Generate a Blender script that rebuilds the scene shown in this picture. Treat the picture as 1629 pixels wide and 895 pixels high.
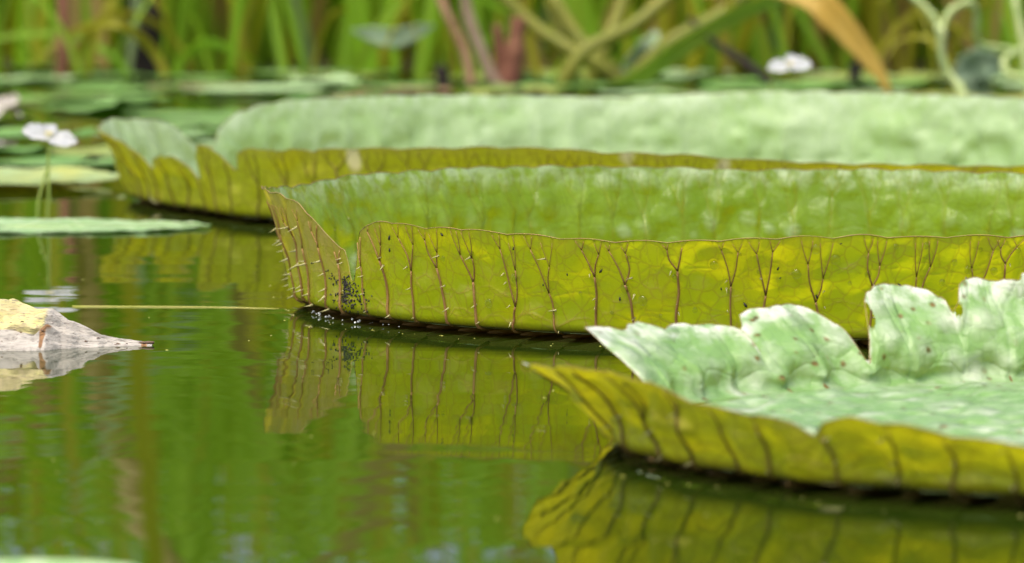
import bpy, math, random
import numpy as np
from mathutils import Vector, Matrix

for _o in list(bpy.data.objects):
    bpy.data.objects.remove(_o)
random.seed(11)
rng = np.random.default_rng(11)
R_ = math.radians
SC = bpy.context.scene
COL = SC.collection

# ------------------------------------------------------------------ camera
cam_d = bpy.data.cameras.new('camera')
cam = bpy.data.objects.new('camera', cam_d)
COL.objects.link(cam)
cam.location = (0, 0, 0.41)
cam.rotation_euler = (R_(90 - 4.363), 0, 0)
cam_d.sensor_width = 36
cam_d.lens = 158.45
cam_d.clip_start = 0.05
cam_d.clip_end = 2000
cam_d.dof.use_dof = True
cam_d.dof.focus_distance = 4.62
cam_d.dof.aperture_fstop = 7.5
SC.camera = cam

# ------------------------------------------------------------------ sky + sun
SUN_EL, SUN_AZ = R_(66), R_(-150)          # azimuth clockwise from +Y
world = bpy.data.worlds.new('World')
SC.world = world
world.use_nodes = True
wn, wl = world.node_tree.nodes, world.node_tree.links
wn.clear()
sky = wn.new('ShaderNodeTexSky')
sky.sky_type = 'NISHITA'
sky.sun_disc = False
sky.sun_elevation = SUN_EL
sky.sun_rotation = SUN_AZ
sky.air_density = 1.0
sky.dust_density = 6.0
sky.ozone_density = 0.6
bg = wn.new('ShaderNodeBackground')
bg.inputs['Strength'].default_value = 0.13
wo = wn.new('ShaderNodeOutputWorld')
wl.new(sky.outputs[0], bg.inputs['Color'])
wl.new(bg.outputs[0], wo.inputs['Surface'])
sun_d = bpy.data.lights.new('sun', 'SUN')
sun_d.energy = 1.5
sun_d.angle = R_(30)
sun_d.color = (1.0, 0.93, 0.78)
sun = bpy.data.objects.new('sun', sun_d)
COL.objects.link(sun)
sdir = Vector((math.sin(SUN_AZ) * math.cos(SUN_EL), math.cos(SUN_AZ) * math.cos(SUN_EL), math.sin(SUN_EL)))
sun.rotation_euler = sdir.to_track_quat('Z', 'Y').to_euler()
sun.location = (0, 0, 20)

SC.view_settings.view_transform = 'Standard'
SC.view_settings.look = 'None'
SC.view_settings.exposure = 1.05
SC.view_settings.gamma = 1.0
SC.view_settings.use_curve_mapping = False
SC.render.engine = 'CYCLES'
SC.cycles.max_bounces = 10
SC.cycles.transmission_bounces = 8
SC.cycles.caustics_reflective = False
SC.cycles.caustics_refractive = False
SC.cycles.use_denoising = True


# ------------------------------------------------------------------ helpers
def tag(o, label=None, cat=None, group=None, kind=None):
    if label: o['label'] = label
    if cat: o['category'] = cat
    if group: o['group'] = group
    if kind: o['kind'] = kind
    return o


def empty(name, loc=(0, 0, 0), rz=0):
    o = bpy.data.objects.new(name, None)
    o.empty_display_size = 0.05
    COL.objects.link(o)
    o.location = loc
    o.rotation_euler = (0, 0, rz)
    return o


def link(name, me, parent=None, loc=None):
    o = bpy.data.objects.new(name, me)
    COL.objects.link(o)
    if parent is not None: o.parent = parent
    if loc is not None: o.location = loc
    return o


def mesh_np(name, V, quads, mat, attrs=None, uv=None, smooth=True):
    """quads: (n,4) or (n,3) index array"""
    V = np.asarray(V, np.float32)
    F = np.asarray(quads, np.int32)
    k = F.shape[1]
    me = bpy.data.meshes.new(name)
    me.vertices.add(len(V))
    me.vertices.foreach_set('co', V.ravel())
    me.loops.add(F.size)
    me.loops.foreach_set('vertex_index', F.ravel())
    me.polygons.add(len(F))
    me.polygons.foreach_set('loop_start', np.arange(0, F.size, k, dtype=np.int32))
    me.polygons.foreach_set('loop_total', np.full(len(F), k, np.int32))
    me.update(calc_edges=True)
    if smooth:
        me.polygons.foreach_set('use_smooth', np.ones(len(F), bool))
    if attrs:
        for nm, arr in attrs.items():
            a = me.attributes.new(nm, 'FLOAT', 'POINT')
            a.data.foreach_set('value', np.asarray(arr, np.float32).ravel())
    if uv is not None:
        l = me.uv_layers.new(name='UVMap')
        l.data.foreach_set('uv', np.asarray(uv, np.float32)[F.ravel()].ravel())
    if mat: me.materials.append(mat)
    me.validate()
    return me


def mesh_py(name, V, F, mat, smooth=True):
    me = bpy.data.meshes.new(name)
    me.from_pydata([tuple(v) for v in V], [], F)
    if mat: me.materials.append(mat)
    if smooth:
        for p in me.polygons: p.use_smooth = True
    me.update()
    return me


def grid_faces(n, m, off=0):
    i = np.arange(n - 1)[:, None] * m + np.arange(m - 1)[None, :]
    return np.stack([i, i + m, i + m + 1, i + 1], -1).reshape(-1, 4) + off


_lat = rng.random((256, 256))
def noise2(x, y):
    x = np.asarray(x, float); y = np.asarray(y, float)
    xi = np.floor(x).astype(int); yi = np.floor(y).astype(int)
    fx = x - xi; fy = y - yi
    fx = fx * fx * (3 - 2 * fx); fy = fy * fy * (3 - 2 * fy)
    a = _lat[xi & 255, yi & 255]; b = _lat[(xi + 1) & 255, yi & 255]
    c = _lat[xi & 255, (yi + 1) & 255]; d = _lat[(xi + 1) & 255, (yi + 1) & 255]
    return (a * (1 - fx) + b * fx) * (1 - fy) + (c * (1 - fx) + d * fx) * fy - 0.5


def fbm(x, y, o=3):
    s = 0; a = 1.0
    for k in range(o):
        s = s + a * noise2(x * 2 ** k + 17.3 * k, y * 2 ** k + 5.1 * k); a *= 0.5
    return s


def tube_into(V, F, pts, rads, sides=6, cap=True):
    pts = [Vector(p) for p in pts]
    base = len(V)
    n = len(pts)
    prev = None
    for i, p in enumerate(pts):
        d = (pts[min(i + 1, n - 1)] - pts[max(i - 1, 0)]).normalized()
        if prev is None:
            a = d.orthogonal().normalized()
        else:
            a = (prev - d * prev.dot(d)).normalized()
        prev = a
        b = d.cross(a)
        for k in range(sides):
            an = 2 * math.pi * k / sides
            V.append(p + (a * math.cos(an) + b * math.sin(an)) * rads[i])
    for i in range(n - 1):
        for k in range(sides):
            k2 = (k + 1) % sides
            F.append((base + i * sides + k, base + i * sides + k2, base + (i + 1) * sides + k2, base + (i + 1) * sides + k))
    if cap:
        F.append(tuple(base + k for k in reversed(range(sides))))
        F.append(tuple(base + (n - 1) * sides + k for k in range(sides)))


def spline(pts, n):
    """Catmull-Rom through pts"""
    P = [np.array(p, float) for p in pts]
    P = [2 * P[0] - P[1]] + P + [2 * P[-1] - P[-2]]
    out = []
    segs = len(P) - 3
    for i in range(n):
        u = i / (n - 1) * segs
        k = min(int(u), segs - 1); t = u - k
        a, b, c, d = P[k:k + 4]
        out.append(0.5 * ((2 * b) + (-a + c) * t + (2 * a - 5 * b + 4 * c - d) * t * t + (-a + 3 * b - 3 * c + d) * t ** 3))
    return out


# ------------------------------------------------------------------ materials
class NT:
    def __init__(self, name):
        self.m = bpy.data.materials.new(name)
        self.m.use_nodes = True
        self.t = self.m.node_tree
        self.t.nodes.clear()
        self.out = self.t.nodes.new('ShaderNodeOutputMaterial')

    def n(self, typ, **kw):
        nd = self.t.nodes.new('ShaderNode' + typ)
        for k, v in kw.items():
            if k.startswith('i_'):
                nd.inputs[k[2:].replace('_', ' ')].default_value = v
            else:
                setattr(nd, k, v)
        return nd

    def l(self, a, b):
        self.t.links.new(a, b)

    def noise(self, vec, scale, detail=3, rough=0.55):
        nd = self.n('TexNoise')
        nd.inputs['Scale'].default_value = scale
        nd.inputs['Detail'].default_value = detail
        nd.inputs['Roughness'].default_value = rough
        if vec is not None: self.l(vec, nd.inputs['Vector'])
        return nd.outputs['Fac']

    def ramp(self, fac, stops):
        nd = self.n('ValToRGB')
        el = nd.color_ramp.elements
        while len(el) > 1: el.remove(el[-1])
        for i, (p, c) in enumerate(stops):
            e = el[0] if i == 0 else el.new(p)
            e.position = p
            e.color = (c, c, c, 1) if isinstance(c, (int, float)) else (*c, 1)
        self.l(fac, nd.inputs[0])
        return nd.outputs[0]

    def mix(self, fac, a, b, mode='MIX'):
        nd = self.n('Mix', data_type='RGBA', blend_type=mode)
        for sock, v in ((nd.inputs[0], fac), (nd.inputs[6], a), (nd.inputs[7], b)):
            if isinstance(v, (int, float)): sock.default_value = v
            elif isinstance(v, tuple): sock.default_value = (*v, 1)
            else: self.l(v, sock)
        return nd.outputs[2]

    def math(self, op, a, b=None):
        nd = self.n('Math', operation=op)
        for i, v in enumerate((a, b)):
            if v is None: continue
            if isinstance(v, (int, float)): nd.inputs[i].default_value = v
            else: self.l(v, nd.inputs[i])
        return nd.outputs[0]

    def attr(self, nm):
        return self.n('Attribute', attribute_name=nm).outputs['Fac']

    def bump(self, h, strength=0.5, dist=0.001, normal=None):
        nd = self.n('Bump')
        nd.inputs['Strength'].default_value = strength
        nd.inputs['Distance'].default_value = dist
        self.l(h, nd.inputs['Height'])
        if normal is not None: self.l(normal, nd.inputs['Normal'])
        return nd.outputs[0]


def leaf_material(name, outer, inner, trans, vein_col, pale_col=(0.6, 0.72, 0.58), lip_pale=0.5, tw=0.45,
                  spots=0.0, rough=0.42, patch=None, thin=0.0, pscale=14, mott=0.5, qscale=34, quiltcol=0.0, low_pale=0.0, relief=0.004):
    """two-sided leaf sheet: outer (under) side, inner (upper) side, light passing through"""
    N = NT(name)
    uv = N.n('UVMap').outputs[0]
    obj = N.n('TexCoord').outputs['Object']
    vein = N.attr('vein')
    high = N.attr('high')           # 0 at the base of the wall, 1 at its lip
    n1 = N.noise(obj, pscale, 4)
    n2 = N.noise(obj, 60, 3)
    n3 = N.noise(obj, 230, 3)
    vor = N.n('TexVoronoi', feature='DISTANCE_TO_EDGE')
    vor.inputs['Scale'].default_value = 58
    warp = N.n('Mix', data_type='RGBA', blend_type='ADD')
    warp.inputs[0].default_value = 0.012
    nz = N.n('TexNoise'); nz.inputs['Scale'].default_value = 40
    N.l(obj, nz.inputs['Vector'])
    N.l(obj, warp.inputs[6]); N.l(nz.outputs['Color'], warp.inputs[7])
    N.l(warp.outputs[2], vor.inputs['Vector'])
    net = N.ramp(vor.outputs['Distance'], [(0.0, 1.0), (0.045, 0.35), (0.1, 0.0)])
    vq = N.n('TexVoronoi', feature='SMOOTH_F1')
    vq.inputs['Scale'].default_value = qscale; vq.inputs['Smoothness'].default_value = 0.35
    N.l(warp.outputs[2], vq.inputs['Vector'])
    pil = N.ramp(vq.outputs['Distance'], [(0.12, 1.0), (0.62, 0.0)])      # 1 on the swellings, 0 in the furrows
    # outer side
    oc = N.mix(N.ramp(n1, [(0.35, 0.0), (0.7, 1.0)]), outer, tuple(min(1, c * k) for c, k in zip(outer, (1.35, 1.2, 0.9))))
    oc = N.mix(N.math('MULTIPLY', net, 0.62), oc, vein_col)
    oc = N.mix(N.math('MULTIPLY', vein, 0.85), oc, vein_col)
    oc = N.mix(N.math('MULTIPLY', N.attr('blush'), N.ramp(n2, [(0.3, 0.35), (0.6, 0.8)])), oc, (0.40, 0.25, 0.15))
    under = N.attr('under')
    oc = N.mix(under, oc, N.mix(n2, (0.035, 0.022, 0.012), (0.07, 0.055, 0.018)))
    edge = N.ramp(high, [(0.80, 0.0), (0.985, 0.55), (1.0, 1.0)])
    oc = N.mix(N.math('MULTIPLY', edge, 0.7), oc, (0.34, 0.20, 0.09))
    # inner side
    pat = patch or tuple(c * k for c, k in zip(inner, (0.6, 0.72, 0.45)))
    ic = N.mix(N.ramp(n1, [(0.38, 0.0), (0.62, 1.0)]), inner, pat)
    ic = N.mix(N.math('MULTIPLY', N.math('SUBTRACT', 1.0, pil), quiltcol), ic, pat)
    ic = N.mix(N.math('MULTIPLY', N.math('MULTIPLY', N.ramp(high, [(0.05, 1.0), (0.5, 0.0)]), N.ramp(vq.outputs['Distance'], [(0.18, 1.0), (0.38, 0.0)])), low_pale), ic, pale_col)
    ic = N.mix(N.math('MULTIPLY', N.ramp(n2, [(0.48, 0.0), (0.66, 1.0)]), mott), ic, pale_col)
    bl = N.math('MULTIPLY', N.ramp(high, [(0.70, 0.0), (0.97, 1.0)]), N.ramp(n2, [(0.38, 0.1), (0.58, 1.0)]))  # inner side turns paler in blotches towards the lip
    ic = N.mix(N.math('MULTIPLY', bl, lip_pale), ic, pale_col)
    ic = N.mix(N.math('MULTIPLY', net, 0.18), ic, pat)
    if spots > 0:
        v2 = N.n('TexVoronoi'); v2.inputs['Scale'].default_value = 62
        N.l(warp.outputs[2], v2.inputs['Vector'])
        sp = N.math('MULTIPLY', N.ramp(v2.outputs['Distance'], [(0.10, 1.0), (0.26, 0.0)]), N.ramp(n1, [(0.36, 0.0), (0.5, 1.0)]))
        sepc = N.n('SeparateColor'); N.l(v2.outputs['Color'], sepc.inputs[0])
        sp = N.math('MULTIPLY', sp, N.ramp(sepc.outputs[0], [(0.42, 0.0), (0.52, 1.0)]))
        brown = N.mix(N.ramp(n3, [(0.4, 0.0), (0.6, 1.0)]), (0.06, 0.035, 0.015), (0.22, 0.13, 0.05))
        ic = N.mix(N.math('MULTIPLY', sp, spots), ic, brown)
        oc = N.mix(N.math('MULTIPLY', sp, spots * 0.6), oc, brown)
    if thin > 0:
        v3 = N.n('TexVoronoi'); v3.inputs['Scale'].default_value = 11
        mp3 = N.n('Mapping'); mp3.inputs['Scale'].default_value = (1.2, 1.2, 0.75)
        N.l(warp.outputs[2], mp3.inputs['Vector']); N.l(mp3.outputs[0], v3.inputs['Vector'])
        s3 = N.n('SeparateColor'); N.l(v3.outputs['Color'], s3.inputs[0])
        th_ = N.math('MULTIPLY', N.ramp(v3.outputs['Distance'], [(0.10, 1.0), (0.20, 0.0)]), N.ramp(s3.outputs[1], [(0.62, 0.0), (0.68, 1.0)]))
        th_ = N.math('MULTIPLY', th_, thin)
        oc = N.mix(th_, oc, (0.72, 0.62, 0.30))
    back = N.n('NewGeometry').outputs['Backfacing']
    colr = N.mix(back, oc, ic)
    tc = N.mix(N.math('MULTIPLY', vein, 0.3), trans, tuple(c * 0.8 for c in vein_col))
    tc = N.mix(N.math('MULTIPLY', N.attr('blush'), 0.6), tc, (0.42, 0.22, 0.08))
    tc = N.mix(N.math('MULTIPLY', net, 0.5), tc, tuple(c * k for c, k in zip(trans, (0.62, 0.5, 0.8))))
    tc = N.mix(N.ramp(n1, [(0.35, 0.0), (0.7, 0.6)]), tc, tuple(c * k for c, k in zip(trans, (1.15, 0.95, 0.8))))
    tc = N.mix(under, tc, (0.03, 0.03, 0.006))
    if thin > 0: tc = N.mix(th_, tc, (0.85, 0.75, 0.40))
    hgt = N.math('ADD', N.math('MULTIPLY', net, 0.35), N.math('MULTIPLY', n3, 0.6))
    hgt = N.math('ADD', hgt, N.math('MULTIPLY', vein, 0.8))
    bp = N.bump(hgt, 0.45, 0.0012, N.bump(pil, 0.8, relief))
    pr = N.n('BsdfPrincipled')
    N.l(colr, pr.inputs['Base Color'])
    N.l(N.ramp(n2, [(0.3, rough - 0.1), (0.7, rough + 0.15)]), pr.inputs['Roughness'])
    pr.inputs['Specular IOR Level'].default_value = 0.35
    N.l(bp, pr.inputs['Normal'])
    tr = N.n('BsdfTranslucent')
    N.l(tc, tr.inputs['Color']); N.l(bp, tr.inputs['Normal'])
    mx = N.n('MixShader'); mx.inputs[0].default_value = tw
    N.l(pr.outputs[0], mx.inputs[1]); N.l(tr.outputs[0], mx.inputs[2])
    N.l(mx.outputs[0], N.out.inputs['Surface'])
    return N.m


def plain(name, c1, c2, scale=30, rough=0.5, bump=0.3, trans=None, tw=0.4, spec=0.35, stretch=None, dist=0.001):
    N = NT(name)
    vec = N.n('TexCoord').outputs['Object']
    if stretch:
        mp = N.n('Mapping'); mp.inputs['Scale'].default_value = stretch
        N.l(vec, mp.inputs['Vector']); vec = mp.outputs[0]
    n = N.noise(vec, scale, 4)
    n2 = N.noise(vec, scale * 4.3, 3)
    c = N.mix(N.ramp(n, [(0.36, 0.0), (0.64, 1.0)]), c1, c2)
    c = N.mix(N.math('MULTIPLY', N.ramp(n2, [(0.45, 0.0), (0.7, 1.0)]), 0.3), c, tuple(x * 0.6 for x in c1))
    pr = N.n('BsdfPrincipled')
    N.l(c, pr.inputs['Base Color'])
    pr.inputs['Roughness'].default_value = rough
    pr.inputs['Specular IOR Level'].default_value = spec
    N.l(N.bump(n2, bump, dist), pr.inputs['Normal'])
    if trans:
        tr = N.n('BsdfTranslucent'); tr.inputs['Color'].default_value = (*trans, 1)
        mx = N.n('MixShader'); mx.inputs[0].default_value = tw
        N.l(pr.outputs[0], mx.inputs[1]); N.l(tr.outputs[0], mx.inputs[2])
        N.l(mx.outputs[0], N.out.inputs['Surface'])
    else:
        N.l(pr.outputs[0], N.out.inputs['Surface'])
    return N.m


def water_material():
    N = NT('pond_water')
    geo = N.n('NewGeometry').outputs['Position']
    mp = N.n('Mapping'); mp.inputs['Scale'].default_value = (0.55, 1.6, 1.0)
    N.l(geo, mp.inputs['Vector'])
    a = N.noise(mp.outputs[0], 2.2, 2, 0.5)
    mp2 = N.n('Mapping'); mp2.inputs['Scale'].default_value = (0.35, 1.5, 1.0)
    N.l(geo, mp2.inputs['Vector'])
    b = N.noise(mp2.outputs[0], 26, 2, 0.5)
    h = N.math('ADD', N.math('MULTIPLY', a, 1.0), N.math('MULTIPLY', b, 0.035))
    pr = N.n('BsdfPrincipled')
    c = N.mix(N.noise(geo, 1.5, 3), (0.008, 0.024, 0.0015), (0.017, 0.031, 0.002))
    N.l(c, pr.inputs['Base Color'])
    pr.inputs['Roughness'].default_value = 0.015
    pr.inputs['IOR'].default_value = 1.36
    N.l(N.bump(h, 1.0, 0.0022), pr.inputs['Normal'])
    N.l(pr.outputs[0], N.out.inputs['Surface'])
    return N.m


def bead_material():
    N = NT('clear_water_bead')
    g = N.n('BsdfGlass'); g.inputs['IOR'].default_value = 1.33; g.inputs['Roughness'].default_value = 0.0
    t = N.n('BsdfTransparent'); t.inputs['Color'].default_value = (1.0, 1.0, 0.97, 1)
    r = N.n('BsdfTranslucent'); r.inputs['Color'].default_value = (0.95, 0.95, 0.55, 1)  # yellow colour stands in for light gathered through the drop
    m0 = N.n('MixShader'); m0.inputs[0].default_value = 0.5
    N.l(t.outputs[0], m0.inputs[1]); N.l(r.outputs[0], m0.inputs[2])
    mx = N.n('MixShader'); mx.inputs[0].default_value = 0.6
    N.l(g.outputs[0], mx.inputs[2]); N.l(m0.outputs[0], mx.inputs[1])
    N.l(mx.outputs[0], N.out.inputs['Surface'])
    return N.m


M = {}
M['water'] = water_material()
M['bead'] = bead_material()
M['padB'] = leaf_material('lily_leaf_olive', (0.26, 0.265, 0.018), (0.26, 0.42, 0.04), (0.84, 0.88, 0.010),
                          (0.32, 0.17, 0.05), pale_col=(0.52, 0.68, 0.42), lip_pale=0.95, tw=0.6, mott=0.08, low_pale=0.95, qscale=30, relief=0.007, rough=0.28)
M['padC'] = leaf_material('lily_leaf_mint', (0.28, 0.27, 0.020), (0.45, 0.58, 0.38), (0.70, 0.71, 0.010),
                          (0.14, 0.085, 0.02), pale_col=(0.60, 0.72, 0.56), lip_pale=0.6, tw=0.42, patch=(0.33, 0.51, 0.22), spots=0.35, thin=0.9, pscale=6, mott=0.2, qscale=16, quiltcol=0.35, relief=0.006)
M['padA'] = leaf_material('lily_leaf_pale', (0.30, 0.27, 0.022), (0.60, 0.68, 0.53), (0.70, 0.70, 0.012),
                          (0.13, 0.075, 0.025), pale_col=(0.80, 0.84, 0.75), lip_pale=0.95, tw=0.36, patch=(0.22, 0.41, 0.13), spots=1.0, thin=0.6, pscale=11, mott=0.2, qscale=30, quiltcol=0.95, relief=0.008, rough=0.36)
M['rib'] = plain('rib_brown', (0.44, 0.25, 0.11), (0.50, 0.33, 0.13), 60, 0.5, trans=(0.65, 0.45, 0.10), tw=0.45)
M['rib_dark'] = plain('rib_olive_brown', (0.13, 0.085, 0.02), (0.20, 0.13, 0.035), 60, 0.5)
M['spine'] = plain('spine_straw', (0.62, 0.60, 0.32), (0.52, 0.50, 0.22), 90, 0.4, trans=(0.6, 0.55, 0.25), tw=0.3)
M['lip'] = plain('lip_rose_brown', (0.27, 0.16, 0.06), (0.27, 0.22, 0.05), 40, 0.5)


# ------------------------------------------------------------------ setting
me = mesh_py('water', [(-60, -8, 0), (60, -8, 0), (60, 14.6, 0), (-60, 14.6, 0)], [(0, 1, 2, 3)], M['water'], False)
tag(link('water', me), kind='structure')

# far bank: uneven mud and litter, rising gently away from the pond
nx, ny = 160, 60
gx = np.linspace(-60, 60, nx); gy = 13.9 + np.linspace(0, 1, ny) ** 2 * 400
X, Y = np.meshgrid(gx, gy, indexing='ij')
Z = -0.03 + 0.10 * np.clip((Y - 14.0) / 1.2, 0, 1) + 0.02 * np.clip(Y - 15, 0, 400) ** 0.9 + 0.05 * fbm(X * 2.1, Y * 2.1) * np.clip((Y - 13.9), 0, 1)
M['bank'] = plain('bank_mud', (0.05, 0.05, 0.012), (0.08, 0.07, 0.02), 3, 0.9, 0.6, dist=0.02)
bank = link('far_bank', mesh_np('far_bank', np.stack([X, Y, Z], -1).reshape(-1, 3), grid_faces(nx, ny)[:, ::-1], M['bank']))
tag(bank, kind='structure')


# ------------------------------------------------------------------ giant lily pads
def giant_pad(center, Rb, htab, ftab, mat, ribmat, spacing, nth, nt, label, res_spines=None, seed=1,
              quilt=0.0022, puff=0.003, hole=None, notch=None, fork=0.062, floor_bump=0.004, rtab=None, scallop=0.0026, blush=None, fray=(0.0, 0, 0), tear_w=4.0, groupname='giant water lily leaves'):
    rg = np.random.default_rng(seed)
    cx, cy = center
    root = empty('giant_lily_pad', (cx, cy, 0))
    tag(root, label, 'lily pad', groupname)
    ht = np.array(sorted(htab)); ft = np.array(sorted(ftab))
    def hfun(deg):
        d = np.mod(deg, 360.0)
        return np.interp(d, ht[:, 0], ht[:, 1], period=360)
    def ffun(deg):
        return np.interp(np.mod(deg, 360.0), ft[:, 0], ft[:, 1], period=360)
    def rfun(deg):
        if rtab is None: return Rb + 0 * np.asarray(deg, float)
        rt = np.array(sorted(rtab))
        return np.interp(np.mod(deg, 360.0), rt[:, 0], rt[:, 1], period=360)
    z0 = 0.0085
    nr = int(round(2 * math.pi * Rb / spacing))
    rib_t = (np.arange(nr) + 0.5) * 2 * math.pi / nr + rg.normal(0, 0.10, nr) * 2 * math.pi / nr
    def hlip(deg):
        # scalloped lip: little dips between the vein ends
        th = np.radians(deg)
        s = th * Rb
        return hfun(deg) * (1 + 0.018 * noise2(s / 0.035 + seed * 7, s * 0 + 3.3) + 0.03 * noise2(s / 0.11, s * 0 + seed * 3.7)) \
            + fray[0] * ((np.mod(deg, 360) > fray[1]) & (np.mod(deg, 360) < fray[2])) * np.minimum(0, noise2(s / 0.020 + 40, s * 0 + 8) + 0.35 * noise2(s / 0.006, s * 0 + 2) + 0.6 * noise2(s / 0.05, s * 0 + 5) - 0.05) \
            + scallop * (np.abs(np.sin(s / spacing * 0.83 * math.pi + 2 * noise2(s / 0.15, s * 0 + seed))) - 0.4)
    gd = np.arange(0, 360, 0.1)
    gh = hfun(gd)
    kk = int(tear_w / 0.1)
    gm = np.max(np.stack([np.roll(gh, q_) for q_ in range(-kk, kk + 1, 2)]), 0)
    gm = np.mean(np.stack([np.roll(gm, q_) for q_ in range(-kk, kk + 1, 2)]), 0)
    def hsm(deg):
        return np.maximum(np.interp(np.mod(deg, 360.0), gd, gm, period=360), 0.03)
    def surf(th, u, z=None):
        """u in 0..1 up the wall; or z = absolute height. returns xyz local"""
        deg = np.degrees(th)
        h = hlip(deg); fl = ffun(deg); R = rfun(deg); hs = hsm(deg)
        zb = np.minimum(0.018, 0.6 * h)
        if z is None:
            f = np.clip(u / 0.2, 0, 1); w = np.clip((u - 0.2) / 0.8, 0, 1)
            zt = zb + (h - zb) * w
        else:
            f = np.sqrt(np.clip((z - z0) / np.maximum(zb - z0, 1e-4), 0, 1)); w = np.clip((z - zb) / np.maximum(h - zb, 1e-4), 0, 1.0)
            zt = np.maximum(z, zb)
        wr = np.clip((zt - zb) / np.maximum(hs - zb, 1e-3), 0, 1.3)
        r = R - 0.017 * (1 - f) ** 2 + fl * wr ** 1.5
        zz = np.where(w > 0, zt, z0 + (zb - z0) * f * f)
        s = th * Rb
        # quilting between ribs and loose puffs
        ph = th * nr / (2 * math.pi)
        k = np.clip(f, 0, 1)
        env = np.clip(zz / 0.02, 0, 1) * np.clip((1.15 - w) * 1.4, 0, 1)
        r = r + env * (quilt * (np.abs(np.cos(math.pi * ph)) - 0.5) * 2 * (1 - 0.5 * w))
        r = r + env * puff * fbm(s / 0.05 + seed, zz / 0.04 + seed * 3, 2) * 1.6
        r = r + 0.012 * wr * fbm(s / 0.22 + seed * 9, zz * 0 + seed, 2)
        zz = zz + (1 - np.clip(w, 0, 1)) * f * 0.004 * np.abs(np.cos(math.pi * ph))
        return np.stack([r * np.cos(th), r * np.sin(th), zz], -1), w
    # --- wall sheet
    th = np.linspace(0, 2 * math.pi, nth + 1)
    u = np.linspace(0, 1, nt)
    TH, U = np.meshgrid(th, u, indexing='ij')
    P, W = surf(TH, U)
    S = TH * Rb; ZZ = P[..., 2]
    vein = np.zeros_like(S)
    tree = []                                   # rib polylines in (s, z)
    def stamp(pts, wid, amt):
        pts = np.array(pts)
        lo, hi = pts[:, 0].min() - 3 * wid, pts[:, 0].max() + 3 * wid
        i0 = max(0, int(lo / Rb / (2 * math.pi) * nth) - 1); i1 = min(nth + 1, int(hi / Rb / (2 * math.pi) * nth) + 2)
        if i1 <= i0: return
        s_, z_ = S[i0:i1], ZZ[i0:i1]
        best = np.full(s_.shape, 9.0)
        for (a, b) in zip(pts[:-1], pts[1:]):
            d = b - a; L = d @ d + 1e-12
            t = np.clip(((s_ - a[0]) * d[0] + (z_ - a[1]) * d[1]) / L, 0, 1)
            best = np.minimum(best, np.hypot(s_ - a[0] - t * d[0], z_ - a[1] - t * d[1]))
        vein[i0:i1] = np.maximum(vein[i0:i1], amt * np.exp(-(best / wid) ** 2))
    bases = []
    for i in range(nr):
        s0 = rib_t[i] * Rb
        zf = fork * (1 + np.clip(rg.normal(0, 0.24), -0.45, 0.4))
        lean = rg.normal(0, 0.006)
        trunk = [(s0, z0), (s0 + lean * 0.3 + rg.normal(0, .0012), 0.35 * zf), (s0 + lean * .7 + rg.normal(0, .0014), 0.7 * zf), (s0 + lean, zf)]
        branches = []
        kind_ = rg.random()
        for sg in (-1, 1):
            if kind_ < 0.10 and sg == (1 if kind_ < 0.05 else -1): continue
            sp = spacing * (0.25 + rg.uniform(-0.05, 0.05)) * sg
            zt = zf + (0.112 - zf) * rg.uniform(0.35, 0.8)
            e = (s0 + lean + sp * rg.uniform(0.5, 0.95), zt)
            branches.append(([(s0 + lean, zf), (s0 + lean + sp * 0.42 + rg.normal(0, .0012), (zf + zt) / 2), e], 0.0011))
            for sg2 in (-1, 1):
                tip = (e[0] + spacing * rg.uniform(0.06, 0.2) * sg2 + sp * 0.12, 0.116)
                branches.append(([e, ((e[0] + tip[0]) / 2 + 0.001 * sg2, (zt + tip[1]) / 2), tip], 0.0007))
        for q_ in range(2):                    # fine veins dropping from the lip between the branches
            sx = s0 + spacing * rg.uniform(-0.5, 0.5)
            stamp([(sx, 0.114), (sx + rg.normal(0, .002), 0.100), (sx + rg.normal(0, .004), 0.085 - rg.uniform(0, 0.02)), (sx + rg.normal(0, .006), 0.060)], 0.0007, 0.5)
        tree.append((s0, trunk, branches))
        stamp(trunk, 0.0026, 1.0)
        for b, w_ in branches: stamp(b, w_ * 1.7, 0.85)
        bases.append((s0, lean, zf))
    order = sorted(bases)
    for i in range(nr):
        a = order[i]; b = order[(i + 1) % nr]
        sb = b[0] if i < nr - 1 else b[0] + 2 * math.pi * Rb
        mid = (a[0] + sb) / 2 + rg.normal(0, 0.004)
        zc = 0.026 + rg.uniform(-0.004, 0.006)
        stamp([(a[0], zc - 0.010), (mid - 0.008, zc), (mid + 0.006, zc + 0.001), (sb, zc - 0.010)], 0.0011, 0.7)
        zc = 0.046 + rg.uniform(-0.008, 0.010)
        stamp([(a[0], zc), (mid - 0.006, zc + rg.uniform(0, 0.008)), (mid, zc + rg.uniform(-0.006, 0.008)), (sb, zc + rg.uniform(-0.006, 0.004))], 0.0009, 0.6)
        stamp([(mid, zc), (mid + rg.normal(0, .003), 0.028)], 0.0007, 0.4)
        zc = 0.080 + rg.uniform(-0.008, 0.008)
        stamp([(a[0] + 0.012, zc), (mid + rg.normal(0, .003), zc + rg.uniform(-0.004, 0.01)), (sb - 0.012, zc)], 0.0008, 0.5)
    # the sheet swells a little over the veins
    nrm = np.stack([np.cos(TH), np.sin(TH), 0 * TH], -1)
    P = P + nrm * (vein * 0.0009)[..., None]
    F = grid_faces(nth + 1, nt)
    if hole is not None:
        c = (P.reshape(-1, 3)[F]).mean(1)
        thc = np.degrees(np.arctan2(c[:, 1], c[:, 0])) % 360
        keep = np.ones(len(F), bool)
        for (d0, zc, rd, rz) in hole:
            wob = 1 + 0.35 * noise2(thc * 3.1, c[:, 2] * 160)
            keep &= ((thc - d0) / rd) ** 2 + ((c[:, 2] - zc) / rz) ** 2 > wob
        F = F[keep]
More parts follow.
